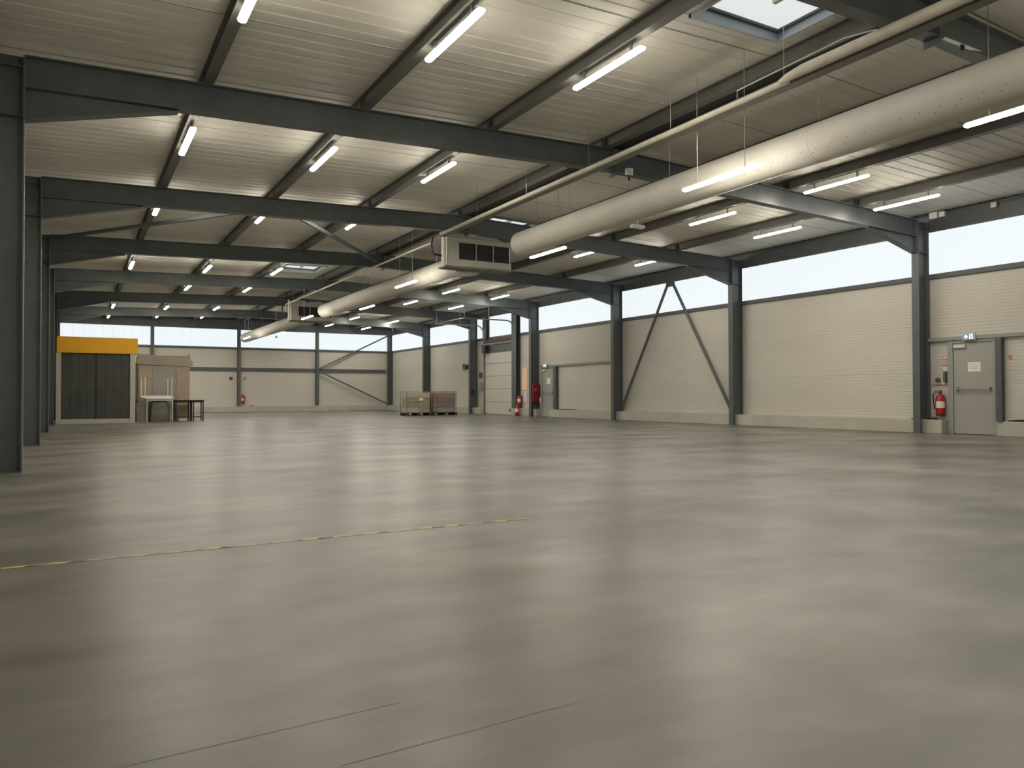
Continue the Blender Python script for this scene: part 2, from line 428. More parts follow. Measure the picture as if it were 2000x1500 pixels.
# gable beam
t = thing('gable_beam', 'dark roof beam against the far wall above its daylight band', 'beam', (0, YG+.09, 0))
build('girder', MB().sweep([(-.09, 0), (.09, 0), (.09, 1), (-.09, 1)], [((x, 0, BZ-.02), (0, 1, 0), (0, 0, rtop(x)-BZ+.02)) for x in (-.44, 0, W/2, W, W+.44)]), 'steel', t)
tag(build('steel_column', MB().sweep(isec(.2, .28), [((W+.25, YG+.15, 0), (0, 1, 0), (1, 0, 0)), ((W+.25, YG+.15, 5.13), (0, 1, 0), (1, 0, 0))]), 'steel'), 'slim dark column in the far right corner', 'column', 'portal frame columns')
tag(build('steel_column', MB().sweep(isec(.2, .28), [((-.2, YG+.15, 0), (0, 1, 0), (1, 0, 0)), ((-.2, YG+.15, 5.13), (0, 1, 0), (1, 0, 0))]), 'steel'), 'slim dark column in the far left corner behind the booth', 'column', 'portal frame columns')
for i, x in enumerate(GP[1:4]):
    tag(build('gable_post', MB().sweep(isec(.18, .19, .012, .009), [((x, YF-.10, PL), (1, 0, 0), (0, 1, 0)), ((x, YF-.10, BZ), (1, 0, 0), (0, 1, 0))]), 'steel'),
        'slim dark post on the far wall plinth, '+['above the beige board stack', 'beside the far fire extinguisher', 'where the diagonal braces meet'][i], 'post', 'far wall posts')
# purlins
PUR = [2.12, 4.36, 6.56, 8.92, 9.30, 11.45, 13.70, 16.03]
PN = ['nearest the left columns', 'second from the left columns', 'third from the left columns', 'left of the ridge pair', 'right of the ridge pair', 'just right of the round ducts', 'second from the right wall', 'nearest the right wall']
clm = MB().box(-.004, .004, -.06, .06, 0, .17)
cle = bpy.data.meshes.new('cleat'); cle.from_pydata(clm.v, [], clm.f); cle.materials.append(MT['dark'])
for x, nm in zip(PUR, PN):
    z = rtop(x)+.1; t = thing('purlin', 'long grey roof purlin running down the hall, '+nm, 'purlin', (x, 0, z), 'roof purlins')
    cut = [YB, YF-.05]
    build('purlin_beam', MB().sweep(isec(.14, .198, .010, .007), [((0, cut[0], 0), (1, 0, 0), (0, 0, 1)), ((0, cut[1], 0), (1, 0, 0), (0, 0, 1))]), 'purl', t)
    for yy in FR: link('cleat', cle, t, (-.05, yy+.09, -.1))
# eave beams
for nm, x0, lab in (('eave_beam', W+.425, 'dark eave beam above the right daylight band'), ('eave_beam', XL-.24, 'dark eave beam above the left columns')):
    o = build(nm, MB().sweep([(0, 0), (.265, 0), (.265, .42), (0, .42), (0, .39), (.03, .39), (.03, .03), (0, .03)], [((x0, YB, BZ+.0), (1, 0, 0), (0, 0, 1)), ((x0, YG, BZ+.0), (1, 0, 0), (0, 0, 1))]), 'steel')
    tag(o, lab, 'beam')

# braces
def brace(name, lab, a, b, r=.045, sq=True, grp=None):
    a, b = Vector(a), Vector(b); d = (b-a).normalized()
    u = d.cross(Vector((0, 0, 1))).normalized(); v = u.cross(d)
    o = build(name, MB().sweep(rect(2*r, 2*r) if sq else [(r*math.cos(i*math.pi/4), r*math.sin(i*math.pi/4)) for i in range(8)], [(a, u, v), (b, u, v)]), 'steel')
    return tag(o, lab, 'brace', grp)
XB = W+.27
brace('wall_brace', 'dark diagonal tube leaning up from the near V brace column', (XB, 17.42, .42), (XB, 20.10, 4.78), .05, False, 'wall bracing')
brace('wall_brace', 'dark diagonal tube leaning up from the far V brace column', (XB, 22.98, .42), (XB, 20.36, 4.78), .05, False, 'wall bracing')
tag(build('gusset_plate', MB().box(XB-.012, XB+.012, 20.02, 20.44, 4.68, 4.87), 'steel'), 'small dark plate at the top of the inverted V brace', 'plate')
YBf = YF-.22
brace('gable_brace', 'dark diagonal brace rising to the top right far corner', (13.8, YBf, 2.62), (18.28, YBf, 4.82), .04, True, 'far wall bracing')
brace('gable_brace', 'dark diagonal brace falling to the bottom right far corner', (13.8, YBf, 2.46), (18.28, YBf, .40), .04, True, 'far wall bracing')
zb = 5.03
brace('roof_brace', 'flat roof brace running inward from the third left column', (.05, 23.09, zb), (4.3, 17.285, zb+.06), .04, True, 'roof bracing')
brace('roof_brace', 'flat roof brace running toward the ridge behind the second roof beam', (4.6, 17.285, zb+.06), (8.9, 23.09, zb+.14), .04, True, 'roof bracing')

# ------------------------------------------------------------------ tube lamps
def lamp_proto():
    n = 1.5; r = .050
    tb = MB()
    pts = []; rad = []
    for i, a in enumerate((0, 30, 60, 90)): pts.append((0, r-r*math.cos(R(a)) if False else .042*(1-math.cos(R(90-a))) , 0)); rad.append(max(.008, r*math.sin(R(max(a, 12)))))
    pts = [(0, r*(1-math.sin(R(a))), 0) for a in (80, 50, 25, 0)]; rad = [r*math.cos(R(a)) for a in (80, 50, 25, 0)]
    pts += [(0, n-p[1], 0) for p in reversed(pts)]; rad += list(reversed(rad))
    fr = [(p, (q, 0, 0), (0, 0, q)) for p, q in zip(pts, rad)]
    prof = [(-1, 0), (-.85, -.36), (-.5, -.55), (0, -.62), (.5, -.55), (.85, -.36), (1, 0)]
    tb.sweep(prof, fr)
    hs = MB().box(-.046, .046, .03, n-.03, .0, .022)
    return tb, hs
tb, hs = lamp_proto()
LR = dict(
    A=(2.12, rtop(2.12)-.148, [1.4, 7.25, 12.60, 17.60, 26.05, None, 38.6, 43.6], 'row nearest the left columns'),
    B=(4.36, rtop(4.36)-.148, [1.4, 7.30, 12.65, 17.60, 26.10, 31.05, 38.8, 43.1], 'second row from left'),
    C=(6.56, rtop(6.56)-.148, [1.4, 7.26, 12.60, 17.50, 25.95, 31.0, 38.6, 43.0], 'third row from left'),
    E=(13.70, rtop(13.70)-.148, [1.4, 9.25, 12.65, 17.65, 27.15, 31.4, 39.3, 44.0], 'second row from right'),
    F=(16.03, rtop(16.03)-.148, [1.4, 9.28, 12.75, 17.65, 27.3, 31.55, 39.6, 44.2], 'row nearest the right wall'))
p0 = None
WHERE = ['overhead of the camera', 'ahead of the second roof beam', 'between second and third roof beams', 'between third and fourth roof beams', 'between fourth and fifth roof beams', 'between fifth and sixth roof beams', 'between sixth and seventh roof beams', 'past the seventh roof beam']
for key, (x, z, ysl, nm) in LR.items():
    for i, yy in enumerate(ysl):
        if yy is None: continue
        lab = 'lit tube lamp, %s, %s' % (nm, WHERE[i])
        if p0 is None:
            p0 = thing('tube_lamp', lab, 'lamp', (x, yy, z), 'lit tube lamps')
            build('diffuser', tb, 'lamp', p0, smooth=True); build('housing', hs, 'white', p0)
            for q in (.25, 1.25): build('mounting_clip', MB().box(-.015, .015, q-.015, q+.015, .022, .148), 'galv', p0)
        else: dup(p0, (x, yy, z), lab, 'lit tube lamps')
# lamps hung on rods either side of the ducts
SIDE = dict(left=(8.445, 3.995, None), right=(10.0, 4.22, None))
HUNG = [(3.86, 'right'), (7.14, 'left'), (14.12, 'right'), (18.9, 'left'), (26.6, 'right'), (29.1, 'left'), (40.1, 'right'), (41.02, 'left')]
proto = {}
for i, (yy, sd) in enumerate(HUNG):
    x, z, _ = SIDE[sd]
    lab = "lit tube lamp on rods along the ducts' %s side, %s from camera" % (sd, ORD[i])
    if sd not in proto:
        p1 = proto[sd] = thing('hanging_tube_lamp', lab, 'lamp', (x, yy, z), 'hanging tube lamps')
        build('diffuser', tb, 'lamp', p1, smooth=True); build('housing', hs, 'white', p1)
        for q in (.29, 1.2): build('suspension_rod', MB().tube([(0, q, .022), (0, q, deckz(x)-z)], .006, 6), 'galv', p1)
    else: dup(proto[sd], (x, yy, z), lab, 'hanging tube lamps')

# ------------------------------------------------------------------ round ducts
DX, DZ, DR = 9.29, 4.35, .262
def duct(y0, y1, lab, adapter):
    t = thing('round_duct', lab, 'duct', (DX, 0, DZ), 'round ventilation ducts')
    seg = 32; prof = [(math.cos(2*math.pi*i/seg), math.sin(2*math.pi*i/seg)) for i in range(seg)]
    st = [(y0, DR), (y1-.04, DR), (y1-.012, DR*.985), (y1, DR*.93)]
    build('duct_tube', MB().sweep(prof, [((0, a, 0), (r, 0, 0), (0, 0, r)) for a, r in st]), 'duct', t, smooth=True)
    yy = y1-2.0
    while yy > max(y0, 1.5):
        ring = [(a, DR+.003) for a in (yy-.012, yy+.012)]
        build('seam_ring', MB().sweep(prof, [((0, a, 0), (r, 0, 0), (0, 0, r)) for a, r in [(yy-.012, DR-.004)]+ring+[(yy+.012, DR-.004)]], caps=False), 'duct', t, smooth=True)
        build('hanger_wire', MB().tube([(0, yy, DR), (0, yy, rtop(DX)-DZ)], .004, 5), 'galv', t)
        yy -= 3.0
    dots = MB()
    for ang in (212, 224):
        a = R(ang); n = Vector((math.cos(a), 0, math.sin(a))); u = Vector((0, 1, 0)); v = n.cross(u)
        yy = y0+.3+(.07 if ang == 224 else 0)
        while yy < y1-.3:
            c = n*(DR+.0015)+Vector((0, yy, 0))
            dots.quad(*[tuple(c+u*.007*math.cos(k*math.pi/3)+v*.007*math.sin(k*math.pi/3)) for k in range(6)])
            yy += .24
    d = build('nozzle_holes', dots, 'hole', t); d['kind'] = 'stuff'
    if adapter:
        build('adapter_cone', MB().sweep([(math.cos(2*math.pi*i/seg+math.pi/4), math.sin(2*math.pi*i/seg+math.pi/4)) for i in range(seg)],
              [((.1, y0-.55, .05), (.5, 0, 0), (0, 0, .38)), ((.0, y0+.05, 0), (DR+.012, 0, 0), (0, 0, DR+.012))]), 'duct', t, smooth=True)
    a = R(-77); c = MB().tube([(DR*math.cos(a)*1.02, y, DR*math.sin(a)*1.02) for y in (max(y0, 1.0), (y0+y1)/2, y1-.3)], .008, 6)
    build('cable_run', c, 'cable', t)
    return t
duct(-6.0, 14.9, 'nearest round perforated duct, running overhead past the right frame edge', False)
duct(18.3, 30.5, 'second round duct, starting behind the near air handling unit', True)
duct(34.03, 46.9, 'third round duct, the one ending against the far wall', True)

# air handling units
def ahu(y0, lab):
    t = thing('air_handling_unit', lab, 'air unit', (8.55, y0, 4.12), 'air handling units')
    w, d, h = 1.9, .42, .80; th = .03
    # open-fronted casing as one swept shell
    build('casing', MB().box(.07, w, .06, d, .06, h), 'case', t, bevel=.02)
    build('side_panel', MB().box(.08, .36, .0, .06, .06, h-.02), 'case', t)
    for z0, z1 in ((.07, .24), (.66, h-.02)): build('front_rail', MB().box(.36, w-.01, .0, .06, z0, z1), 'case', t)
    for i in range(4): build('mullion', MB().box(.36+i*.495-(.02 if i == 3 else 0), .385+i*.495-(.02 if i == 3 else 0), .0, .06, .24, .66), 'galv', t)
    for i in range(3):
        g = build('intake_grille', MB().box(.385+i*.495, .855+i*.495-(.02 if i == 2 else 0), .03, .058, .24, .66), 'mesh', t)
        for j in range(3): build('grille_bar', MB().box(.385+i*.495, .855+i*.495-(.02 if i == 2 else 0), .018, .03, .33+j*.12, .337+j*.12), 'black', g)
    build('drip_tray', MB().box(.0, w+.02, -.03, d, .02, .06), 'tray', t)
    prof = [(math.cos(R(a)), max(0, math.sin(R(a)))) for a in range(0, 181, 20)]
    for xc, rw, rh in ((.45, .34, .13), (1.2, .42, .11)):
        build('top_hump', MB().sweep(prof, [((xc, .05, h), (rw, 0, 0), (0, 0, rh)), ((xc, d-.03, h), (rw, 0, 0), (0, 0, rh))]), 'case', t, smooth=True)
    for xx in (.20, w-.62):
        for yy in (.1, d-.08): build('hanger_rod', MB().tube([(xx, yy, h), (xx, yy, deckz(8.55+xx)-4.12)], .007, 6), 'galv', t)
    build('riser_pipe', MB().tube([(-.03, .03, .02), (-.03, .03, .92)], .042, 10), 'white', t, smooth=True)
    build('black_hose', MB().tube([(-.22, .25, .78), (-.26, .25, .62), (-.25, .25, .42), (-.18, .2, .34), (0, .18, .32)], .025, 8), 'black', t, smooth=True)
    return t
ahu(17.32, 'near air handling unit with three dark intake openings')
ahu(33.05, 'far air handling unit partly hidden by the second round duct')

# cable tray and pipes along the left of the ducts
TX, TZ = 8.33, 4.80
t = thing('cable_tray', 'long pale cable tray running beside the ridge to the air units', 'cable tray', (TX, 0, TZ))
build('tray_channel', MB().sweep([(-.075, 0), (.075, 0), (.075, .05), (.069, .05), (.069, .006), (-.069, .006), (-.069, .05), (-.075, .05)], [((0, -6.5, 0), (1, 0, 0), (0, 0, 1)), ((0, 17.0, 0), (1, 0, 0), (0, 0, 1))]), 'tray', t)
yy = 2.4
while yy < 17:
    build('tray_hanger', MB().tube([(-.072, yy, .03), (-.072, yy, rtop(TX)-TZ+.18)], .006, 6), 'galv', t); yy += 2.1
for nm, x, r, y0, y1, lab in (('insulated_pipe', TX-.145, .066, -6.5, 6.6, 'thick insulated pipe on the cable tray near the skylight'), ('insulated_pipe', TX-.01, .058, -6.5, 6.35, 'second insulated pipe on the cable tray, on the duct side')):
    z = TZ+.006+r
    tag(build(nm, MB().tube([(x, y0, z), (x, y1-.35, z), (x, y1-.1, z-.015), (x, y1, z-.03)], [r, r, r*.75, r*.45], 12), 'pipe', smooth=True), lab, 'pipe', 'insulated pipes')
tag(build('supply_pipe', MB().tube([(TX-.085, 6.5, TZ+.045), (TX-.085, 16.9, TZ+.045)], .042, 10), 'pipe', smooth=True), 'slim pale pipe lying on the tray up to the near air unit', 'pipe')
tag(build('supply_pipe', MB().tube([(TX+.08, 17.85, TZ), (TX+.05, 18.6, TZ), (TX, 32.75, TZ), (TX, 32.85, TZ-.03), (TX, 32.85, TZ-.3)], .028, 10), 'pipe', smooth=True), 'slim pale pipe running between the two air handling units', 'pipe')
tag(build('cable_loop', MB().tube([(TX-.26, 7.2, TZ+.02), (TX-.26, 7.2, TZ+.12), (TX-.26, 5.6, TZ+.16), (TX-.24, 5.2, TZ+.10)], .008, 6), 'cable'), 'thin cable loop standing off the tray near the skylight', 'cable')

# ------------------------------------------------------------------ exit doors on the right wall
def exit_door(n, lab, ya, yb, h, notice):
    """ya > yb: far and near edge along y"""
    t = shell('door_%d' % n, lab)
    x = XW
    for a, b in ((yb-.09, yb), (ya, ya+.13)): build('door_frame', MB().box(x-.06, x+.02, a, b, 0, h+.07), 'frameg', t, bevel=.006)
    build('frame_head', MB().box(x-.06, x+.02, yb, ya, h, h+.07), 'frameg', t, bevel=.006)
    lf = build('leaf', MB().box(x-.035, x+.01, yb+.006, ya-.006, .012, h-.006), 'doorg', t, bevel=.004)
    pb = build('push_bar', MB().tube([(x-.10, yb+.07, 1.06), (x-.10, ya-.09, 1.06)], .016, 10), 'frameg', t, smooth=True)
    for a in (yb+.07, ya-.09): build('bar_bracket', MB().box(x-.11, x-.035, a-.03, a+.03, 1.02, 1.10), 'frameg', pb)
    build('door_closer', MB().box(x-.09, x-.035, ya-.30, ya-.03, h-.12, h-.05), 'white', t, bevel=.008)
    y0, y1, z0, z1 = notice
    nt = build('paper_notice', MB().box(x-.038, x-.035, y0, y1, z0, z1), 'paper', t)
    for i, (q0, q1) in enumerate(((.12, .45), (.3, .8), (.2, .7))):
        zz = z1-(i+1)*(z1-z0)/4.5
        build('print_line', MB().box(x-.0395, x-.038, y1-(y1-y0)*q1, y1-(y1-y0)*q0, zz-.006, zz+.004), 'ink', nt)
    return t
exit_door(1, 'near grey exit door with push bar and paper notice', 10.53, 9.63, 2.14, (9.90, 10.19, 1.46, 1.68))
exit_door(2, 'far grey exit door beside the red hose cabinet', 28.80, 27.90, 2.12, (28.15, 28.42, 1.43, 1.68))
tag(build('door_post', MB().box(XW-.14, XW, 9.40, 9.53, PL, 2.21), 'steel'), 'dark steel post to the right of the near exit door', 'post')
tag(build('door_post', MB().box(XW-.14, XW, 27.56, 27.78, PL, 2.19), 'steel'), 'dark steel post to the right of the far exit door', 'post')
def exit_sign(y, z, lab):
    t = thing('exit_sign', lab, 'sign', (XW-.09, y, z), 'exit signs')
    build('sign_housing', MB().box(-.05, .0, -.15, .15, -.085, .085), 'white', t, bevel=.012)
    build('sign_face', MB().box(-.054, -.05, -.135, .135, -.07, .07), 'exitb', t)
    # arrow lozenge and running figure panel
    build('arrow_mark', MB().sweep([(-.045, 0), (0, -.045), (.045, 0), (0, .045)], [((-.058, .055, 0), (0, 1, 0), (0, 0, 1)), ((-.054, .055, 0), (0, 1, 0), (0, 0, 1))]), 'exitw', t)
    b = build('figure_panel', MB().box(-.057, -.054, -.10, -.02, -.05, .055), 'exitw', t)
    build('running_figure', MB().sweep([(-.012, .04), (.008, .04), (.012, .015), (.030, -.0), (.024, -.008), (.006, .002), (.018, -.045), (.006, -.045), (-.006, -.012), (-.024, -.045), (-.034, -.038), (-.014, .0), (-.016, .02)],
          [((-.059, -.06, 0), (0, 1, 0), (0, 0, 1)), ((-.057, -.06, 0), (0, 1, 0), (0, 0, 1))]), 'exitb', b)
exit_sign(10.11, 2.27, 'lit exit sign with arrow above the near exit door')
exit_sign(28.45, 2.24, 'lit exit sign above the far exit door')

def extinguisher(loc, lab, s=1., face=-1):
    t = thing('fire_extinguisher', lab, 'extinguisher', loc, 'fire extinguishers')
    r = .098*s
    build('cylinder_body', MB().lathe([(r*.8, 0), (r, .02*s), (r, .36*s), (r*.85, .42*s), (r*.42, .46*s), (r*.3, .47*s)], seg=18), 'red', t, smooth=True)
    build('base_ring', MB().lathe([(r*.86, -.012*s), (r*.95, -.012*s), (r*.97, .03*s), (r*.9, .03*s)], seg=18), 'black', t)
    # label wraps the side facing the hall
    prof = [(r*1.012*math.cos(R(a)), r*1.012*math.sin(R(a))) for a in range(150, 276, 12)]
    build('paper_label', MB().sweep(prof, [((0, 0, .16*s), (1, 0, 0), (0, 1, 0)), ((0, 0, .31*s), (1, 0, 0), (0, 1, 0))], caps=False, closed=False), 'paper', t, smooth=True)
    v = build('valve', MB().lathe([(.018*s, .45*s), (.022*s, .47*s), (.022*s, .53*s), (.012*s, .55*s)], seg=10), 'black', t)
    build('lever', MB().box(-.012*s, .012*s, -.03*s, .10*s, .535*s, .555*s), 'red', v)
    build('hose', MB().tube([(0, .03*s, .50*s), (-.02*s, .11*s, .53*s), (-.02*s, .155*s, .46*s), (-.02*s, .15*s, .3*s), (-.02*s, .12*s, .12*s)], .011*s, 8), 'black', t, smooth=True)
    build('wall_bracket', MB().box(r*.6, r*1.25, -.03*s, .03*s, .34*s, .44*s), 'rail', t)
    return t
extinguisher((XW-.115, 10.80, .44), 'red fire extinguisher with white label hung left of the near exit door', 1.06)
extinguisher((W+.30, 30.62, .47), 'small red extinguisher hung on the post beside the sectional door', 1.0)
extinguisher((W-.02, 30.28, .012), 'red extinguisher standing on the floor between sectional door and cabinet', 1.05)
extinguisher((9.28, YF-.20, .50), 'far red fire extinguisher beside the middle post of the far wall', 1.0)

# hose reel cabinet on the fourth bracing column
t = thing('hose_cabinet', 'dark red hose reel cabinet beside the far exit door', 'fire cabinet', (W, 28.945, .64))
build('cabinet_box', MB().box(.02, .43, .02, .15, 0, .78), 'dred', t, bevel=.015)
build('cabinet_door', MB().box(.04, .41, 0, .02, .03, .75), 'dred', t, bevel=.006)
build('door_emblem', MB().box(.10, .19, -.003, 0, .48, .60), 'sred', t)
build('hose_nozzle', MB().tube([(.36, -.005, .20), (.37, -.03, .12), (.37, -.03, -.05)], .026, 8), 'white', t)
tag(build('notice_board', MB().box(XW-.03, XW-.002, 30.12, 30.60, 1.18, 2.22), 'peach', bevel=.004), 'tall peach board on the wall right of the sectional door', 'board')
tag(build('document_holder', MB().box(XW-.03, XW-.002, 30.15, 30.42, .62, 1.15), 'white', bevel=.004), 'grey white board under the peach board', 'board')
# fire sign, switches, call point by the near door
t = thing('fire_sign', 'red and white fire equipment sign left of the near exit door', 'sign', (XW-.004, 10.74, 1.70))
build('sign_plate', MB().box(-.008, 0, -.07, .07, -.075, .075), 'sred', t)
build('white_field', MB().box(-.0095, -.008, -.005, .055, -.06, .06), 'paper', t)
build('extinguisher_symbol', MB().sweep([(-.012, -.045), (.012, -.045), (.012, .015), (.004, .03), (.02, .045), (-.016, .045), (-.012, .015)], [((-.011, .025, 0), (0, 1, 0), (0, 0, 1)), ((-.0095, .025, 0), (0, 1, 0), (0, 0, 1))]), 'sred', t)
for i in range(3): build('white_bar', MB().box(-.0095, -.008, -.055, -.02, -.045+i*.035, -.025+i*.035), 'paper', t)
tag(build('switch_box', MB().box(XW-.07, XW-.002, 10.69, 10.76, 1.22, 1.48), 'rail', bevel=.006), 'dark grey switch box beside the near door frame', 'switch')
tag(build('small_label', MB().box(XW-.012, XW-.002, 10.69, 10.79, 1.515, 1.58), 'paper'), 'small white label below the fire sign', 'label')
tag(build('power_socket', MB().lathe([(.05, 0), (.055, .02), (.05, .05), (.03, .055)], seg=14), 'rail', smooth=True), 'round dark socket on the wall above the extinguisher', 'socket')
o = [q for q in COL.objects if q.name.startswith('power_socket')][-1]; o.rotation_euler = (0, R(-90), 0); o.location = (XW-.002, 10.91, 1.28)
tag(build('switch_box', MB().box(XW-.05, XW-.002, 10.73, 10.80, 1.17, 1.24), 'white', bevel=.005), 'small white switch box beneath the dark one', 'switch')
tag(build('conduit', MB().tube([(XW-.02, 11.06, 1.17), (XW-.02, 10.8, 1.165), (XW-.02, 10.69, 1.165)], .012, 8), 'frameg'), 'thin grey conduit running from the column to the switch boxes', 'conduit')
t = thing('direction_mark', 'small red shield mark on the wall right of near door', 'mark', (XW-.003, 9.27, 1.75))
build('shield', MB().sweep([(-.04, .05), (.04, .05), (.04, -.0), (.01, -.055), (-.01, -.055), (-.03, -.01)], [((-.005, 0, 0), (0, 1, 0), (0, 0, 1)), ((0, 0, 0), (0, 1, 0), (0, 0, 1))]), 'sred', t)
build('keyhole', MB().box(-.007, -.005, -.008, .008, -.005, .03), 'paper', t)
# dark strips lying on the plinth
def strip(y0, y1, lab, h=.03, far=False):
    k = 7; b = []
    for i in range(k):
        y = y0+(y1-y0)*i/(k-1); e = .35+.65*math.sin(math.pi*(i+.5)/k)
        b.append(((PX+.14, y, PL+h*e/2+.001) if not far else (y, YF-.16, PL+h*e/2+.001), ((.1, 0, 0) if not far else (0, .1, 0)), (0, 0, h*e)))
    o = build('rubber_strip', MB().sweep(rect(1, 1), b), 'black'); return tag(o, lab, 'strip', 'dark strips on the plinth')
strip(10.88, 11.07, 'dark rubber strip on the plinth below the near extinguisher', .05)
strip(11.30, 11.5, 'dark strip on the plinth left of the near door column', .03)
strip(8.6, 9.25, 'dark strip on the plinth right of the near exit door', .05)
strip(17.3, 17.5, 'dark strip on the plinth at the near V brace foot', .04)
strip(26.1, 27.5, 'long dark rod on the plinth right of the far exit door', .035)
strip(9.62, 9.95, 'dark strip on the far wall plinth beside the far extinguisher', .04, True)
strip(44.6, 45.2, 'dark strip on the right plinth near the far corner', .04)
# boxes at the eaves
def box(name, lab, cat, c, s, m='white', grp=None):
    o = build(name, MB().box(-s[0]/2, s[0]/2, -s[1]/2, s[1]/2, -s[2]/2, s[2]/2), m, bevel=min(s)*.12); o.location = c; return tag(o, lab, cat, grp)
box('junction_box', 'larger white junction box above the near door column', 'box', (W+.375, 10.93, 5.25), (.10, .20, .16))
box('junction_box', 'smaller white junction box above the near door column', 'box', (W+.375, 10.72, 5.24), (.10, .13, .13))
box('junction_box', 'small white box on the right eave beam above near exit door', 'box', (W+.385, 9.55, 5.21), (.08, .12, .12))
# emergency light and beam detector
t = thing('emergency_light', 'small pale emergency lamp above the second column bay', 'lamp', (12.05, 14.14, 4.86))
build('light_body', MB().sweep([(-.06, 0), (.06, 0), (.08, .04), (.06, .08), (-.06, .08), (-.08, .04)], [((-.17, 0, 0), (0, 1, 0), (0, 0, 1)), ((.17, 0, 0), (0, 1, 0), (0, 0, 1))]), 'white', t)
build('mounting_stem', MB().tube([(0, 0, .08), (0, 0, rtop(12.05)-4.86+.2)], .012, 6), 'galv', t)
build('mounting_arm', MB().box(-.55, .0, -.015, .015, rtop(11.5)-4.86+.01, rtop(11.5)-4.86+.03), 'purl', t)
def detector(yf, lab):
    t = thing('beam_detector', lab, 'detector', (9.26, yf-.06, 4.93), 'beam detectors')
    build('bracket_plate', MB().sweep([(-.42, .0), (.32, .0), (.22, .10), (-.30, .10)], [((0, -.14, -.06), (1, 0, 0), (0, 1, .35)), ((0, -.14, -.04), (1, 0, 0), (0, 1, .35))]), 'steel', t)
    if yf > 6: build('detector_head', MB().box(-.06, .06, -.14, -.04, -.02, .11), 'white', t, bevel=.01)
    build('cable_gland', MB().tube([(0, -.09, -.02), (0, -.09, -.10)], .02, 8), 'black', t)
detector(FR[0], 'dark detector bracket plate under the first roof beam')
detector(FR[1], 'white detector head on dark bracket under the second roof beam')

# ------------------------------------------------------------------ sectional door
t = shell('door_3', 'cream sectional loading door with overhead tracks')
zs = [.0, .62, 1.25, 1.89, 2.51, DOOR3[2]]
for a, b in zip(zs[:-1], zs[1:]): build('door_section', MB().box(XW-.02, XW+.03, DOOR3[0]+.05, DOOR3[1]-.03, a+.012, b), 'panel', t, bevel=.01)
build('bottom_seal', MB().box(XW-.03, XW+.03, DOOR3[0]+.02, DOOR3[1], .0, .012), 'black', t)
hb = build('handle_box', MB().box(XW-.06, XW-.02, 31.42, 31.74, .17, .30), 'black', t); build('hinge', MB().box(XW-.05, XW-.02, 31.28, 31.38, .05, .2), 'white', t)
for yy, nm in ((DOOR3[0]-.02, 'near'), (DOOR3[1], 'far')):
    pts = [(W+.36, yy, .03), (W+.36, yy, 4.05)]
    for a in range(0, 91, 15): pts.append((W+.36-.40*(1-math.cos(R(a))), yy, 4.05+.40*math.sin(R(a))))
    pts.append((15.9, yy, 4.45))
    build('lift_track', MB().tube(pts, .032, 6), 'galv', t, smooth=True)
    build('track_angle', MB().box(W+.38, XW-.02, yy-.03, yy+.03, 0, 3.2), 'rail', t)
    for xx in (15.95, 17.2): build('track_hanger', MB().tube([(xx, yy, 4.47), (xx, yy, rtop(xx)+.1)], .010, 6), 'galv', t)
build('end_tie', MB().tube([(15.9, DOOR3[0]-.02, 4.45), (15.9, DOOR3[1], 4.45)], .028, 6), 'galv', t)
build('head_plate', MB().box(XW-.05, XW-.004, DOOR3[0], DOOR3[1], 3.07, 3.46), 'rail', t)
build('spring_shaft', MB().tube([(W+.30, DOOR3[0]-.1, 3.50), (W+.30, DOOR3[1]+.5, 3.50)], .03, 10), 'galv', t, smooth=True)
build('drive_motor', MB().box(W+.16, W+.40, 33.75, 34.12, 3.06, 3.42), 'black', t, bevel=.02)
build('lintel_beam', MB().box(XW-.10, XW-.004, DOOR3[0]-.06, DOOR3[1]+.05, 3.56, 3.73), 'brown', t)
def hpost(name, y0, y1, z0, z1, lab):
    o = build(name, MB().sweep(isec(y1-y0, .24, .014, .012), [((XW-.13, (y0+y1)/2, z0), (0, 1, 0), (1, 0, 0)), ((XW-.13, (y0+y1)/2, z1), (0, 1, 0), (1, 0, 0))]), 'steel'); return tag(o, lab, 'post', 'sectional door posts')
hpost('door_post', 30.76, 31.18, 0, BZ, 'tall dark steel post on the right side of the sectional door')
hpost('door_post', 33.80, 34.10, 3.74, BZ, 'short dark steel post above the left end of sectional door')
t = thing('warning_siren', 'round grey siren on the wall left of the sectional door column', 'siren', (XW-.12, 36.25, 2.45))
build('horn', MB().tube([(.118, 0, 0), (.02, 0, 0), (-.10, 0, -.02)], [.10, .11, .19], 14), 'rail', t, smooth=True)
build('mount_plate', MB().box(.09, .118, -.12, .12, -.12, .12), 'rail', t)
box('control_box', 'upper grey control box left of the sectional door', 'box', (XW-.06, 34.68, 1.97), (.11, .22, .26), 'rail')
box('control_box', 'lower grey control box left of the sectional door', 'box', (XW-.07, 34.66, 1.42), (.13, .26, .42), 'frameg')
box('control_box', 'small dark box on the column left of the sectional door', 'box', (W+.12, 35.03, 1.10), (.14, .12, .22), 'black')
box('wall_sign', 'small dark red sign on the far wall beside the middle post', 'sign', (8.62, YF-.006, 1.98), (.19, .01, .19), 'dred')
box('wall_sign', 'faint red sign on the far wall right of the middle post', 'sign', (9.42, YF-.006, 1.98), (.16, .01, .2), 'taupe')

